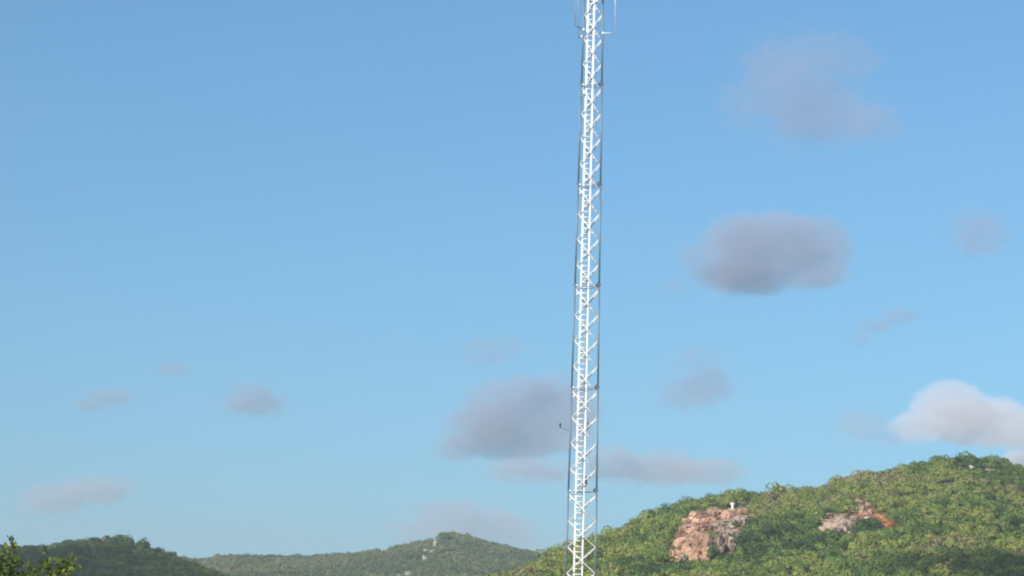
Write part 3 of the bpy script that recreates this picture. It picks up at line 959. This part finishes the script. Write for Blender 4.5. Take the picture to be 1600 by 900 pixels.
cloud([(1530, 365, 55, 45, 1), (1525, 378, 40, 25, 1), (1510, 340, 40, 30, .6)], 5400, .006, SHADE_GREY, 'small faint grey cloud near the right edge at mid height', seed=3, soft=.7)
cloud([(1405, 493, 32, 16, 1), (1370, 508, 40, 18, .7), (1340, 530, 30, 20, .5)], 5400, .010, SHADE_GREY, 'tiny wisp of cloud above the white cloud', seed=4, soft=.7)
cloud([(1075, 615, 60, 34, 1), (1110, 600, 50, 34, 1), (1090, 570, 60, 40, .6), (1040, 630, 30, 20, .8)], 5200, .0068, SHADE_GREY, 'faint grey cloud between the mast and the white cloud', seed=5, soft=.7)
cloud([(785, 640, 62, 50, 1.3), (870, 640, 70, 60, 1.3), (750, 670, 60, 45, 1.2), (815, 668, 90, 50, 1.3), (715, 702, 45, 24, 1.0), (815, 610, 50, 28, 1.1), (780, 700, 60, 22, .9), (885, 690, 50, 20, .7)], 5600, .0078, SHADE_GREY, 'big mauve grey cloud behind the mast above the middle hill', seed=6, soft=.55, namt=.6)
cloud([(960, 725, 60, 32, 1), (1020, 730, 80, 32, 1), (1100, 735, 75, 25, .9), (820, 735, 90, 30, .7)], 6000, .0068, SHADE_MAUVE, 'long pinkish cloud bank low right of the mast', seed=7, soft=.6)
cloud([(1490, 645, 66, 42, 1.6), (1540, 658, 80, 38, 1.6), (1440, 668, 46, 26, 1.3), (1600, 668, 72, 34, 1.5), (1482, 622, 36, 28, 1.7)], 5200, .009, (0.84, 0.79, 0.83), 'bright white puffy cloud at the right edge over the hill', seed=8, soft=.5, namt=.7, g=-.2)
cloud([(1345, 665, 50, 32, 1), (1390, 680, 50, 20, .8)], 5800, .0045, SHADE_MAUVE, 'very faint cloud just left of the bright white cloud', seed=9, soft=.7)
cloud([(395, 620, 44, 28, 1), (405, 630, 50, 24, 1), (365, 635, 35, 16, .8)], 5600, .0085, SHADE_GREY, 'small grey cloud above the saddle between the left and middle hills', seed=10, soft=.7)
cloud([(150, 765, 60, 26, 1), (90, 778, 60, 26, 1), (50, 795, 35, 16, .8), (180, 755, 40, 18, .8)], 6000, .0070, SHADE_MAUVE, 'low pinkish grey cloud over the left hill', seed=11, soft=.6)
cloud([(170, 620, 45, 16, 1), (140, 632, 40, 14, .8)], 5600, .009, SHADE_GREY, 'thin grey wisp higher over the left hill', seed=12, soft=.7)
cloud([(270, 577, 32, 14, 1)], 5600, .009, SHADE_GREY, 'smallest grey wisp in the left half of the sky', seed=13, soft=.7)
cloud([(710, 815, 75, 40, 1), (770, 825, 80, 36, 1), (660, 835, 70, 28, .8), (820, 840, 50, 30, .8)], 6400, .0050, SHADE_MAUVE, 'pale pink cloud rising behind the peak of the middle hill', seed=14, soft=.7)
cloud([(760, 550, 50, 26, 1), (800, 540, 40, 22, .7)], 5600, .0055, SHADE_GREY, 'faint smudge of cloud left of the mast above the big cloud', seed=15, soft=.7)
cloud([(1590, 722, 30, 18, 1.3), (1640, 730, 60, 30, 1.2)], 6400, .02, WHITEC, 'sliver of pinkish white cloud touching the hilltop at the right edge', seed=16, soft=.5, g=-.2)

# two unseen clouds added to cast shade, over the viewer's left shoulder: they shade the left hill and the foot of the right hill
def shade_cloud(target, s, w, h, dens, label, seed):
    c = Vector(target) + SUND * s
    m = bpy.data.materials.new('cloud_vapour'); m.use_nodes = True
    nt = m.node_tree; nt.nodes.clear()
    out = nt.nodes.new('ShaderNodeOutputMaterial'); pv = nt.nodes.new('ShaderNodeVolumePrincipled')
    pv.inputs['Color'].default_value = (*WHITEC, 1); pv.inputs['Density'].default_value = dens
    nt.links.new(pv.outputs[0], out.inputs['Volume'])
    b = bmesh.new(); bmesh.ops.create_icosphere(b, subdivisions=4, radius=1.0)
    for v in b.verts:
        k = 1 + .35 * noise.fractal(v.co * 1.5 + Vector((seed, 0, 0)), .9, 2.1, 3)
        v.co = Vector((v.co.x * w[0] * k, v.co.y * w[1] * k, v.co.z * h * k))
    o = from_bm('cloud', b, m); o.location = c
    return tag(o, label, 'cloud')
shade_cloud(hillL.hit(90, 884)[0], 1000, (75, 95), 30, .014, 'unseen cloud added to shade the left hill', 3)
shade_cloud(hillR.hit(1600, 897)[0], 900, (24, 15), 7, .08, 'smaller unseen cloud added to shade the foot of the right hill', 8)

# ------------------------------------------------------------------ haze
b = bmesh.new()
box(b, (0, 600, 48), (5400, 5400, 98 + 2))
m = bpy.data.materials.new('haze_air'); m.use_nodes = True
nt = m.node_tree; nt.nodes.clear()
out = nt.nodes.new('ShaderNodeOutputMaterial'); pv = nt.nodes.new('ShaderNodeVolumePrincipled')
pv.inputs['Color'].default_value = (0.92, 0.94, 1.0, 1)
pv.inputs['Density'].default_value = 0.00021
pv.inputs['Anisotropy'].default_value = 0.3
nt.links.new(pv.outputs[0], out.inputs['Volume'])
o = from_bm('haze', b, m); o['kind'] = 'stuff'
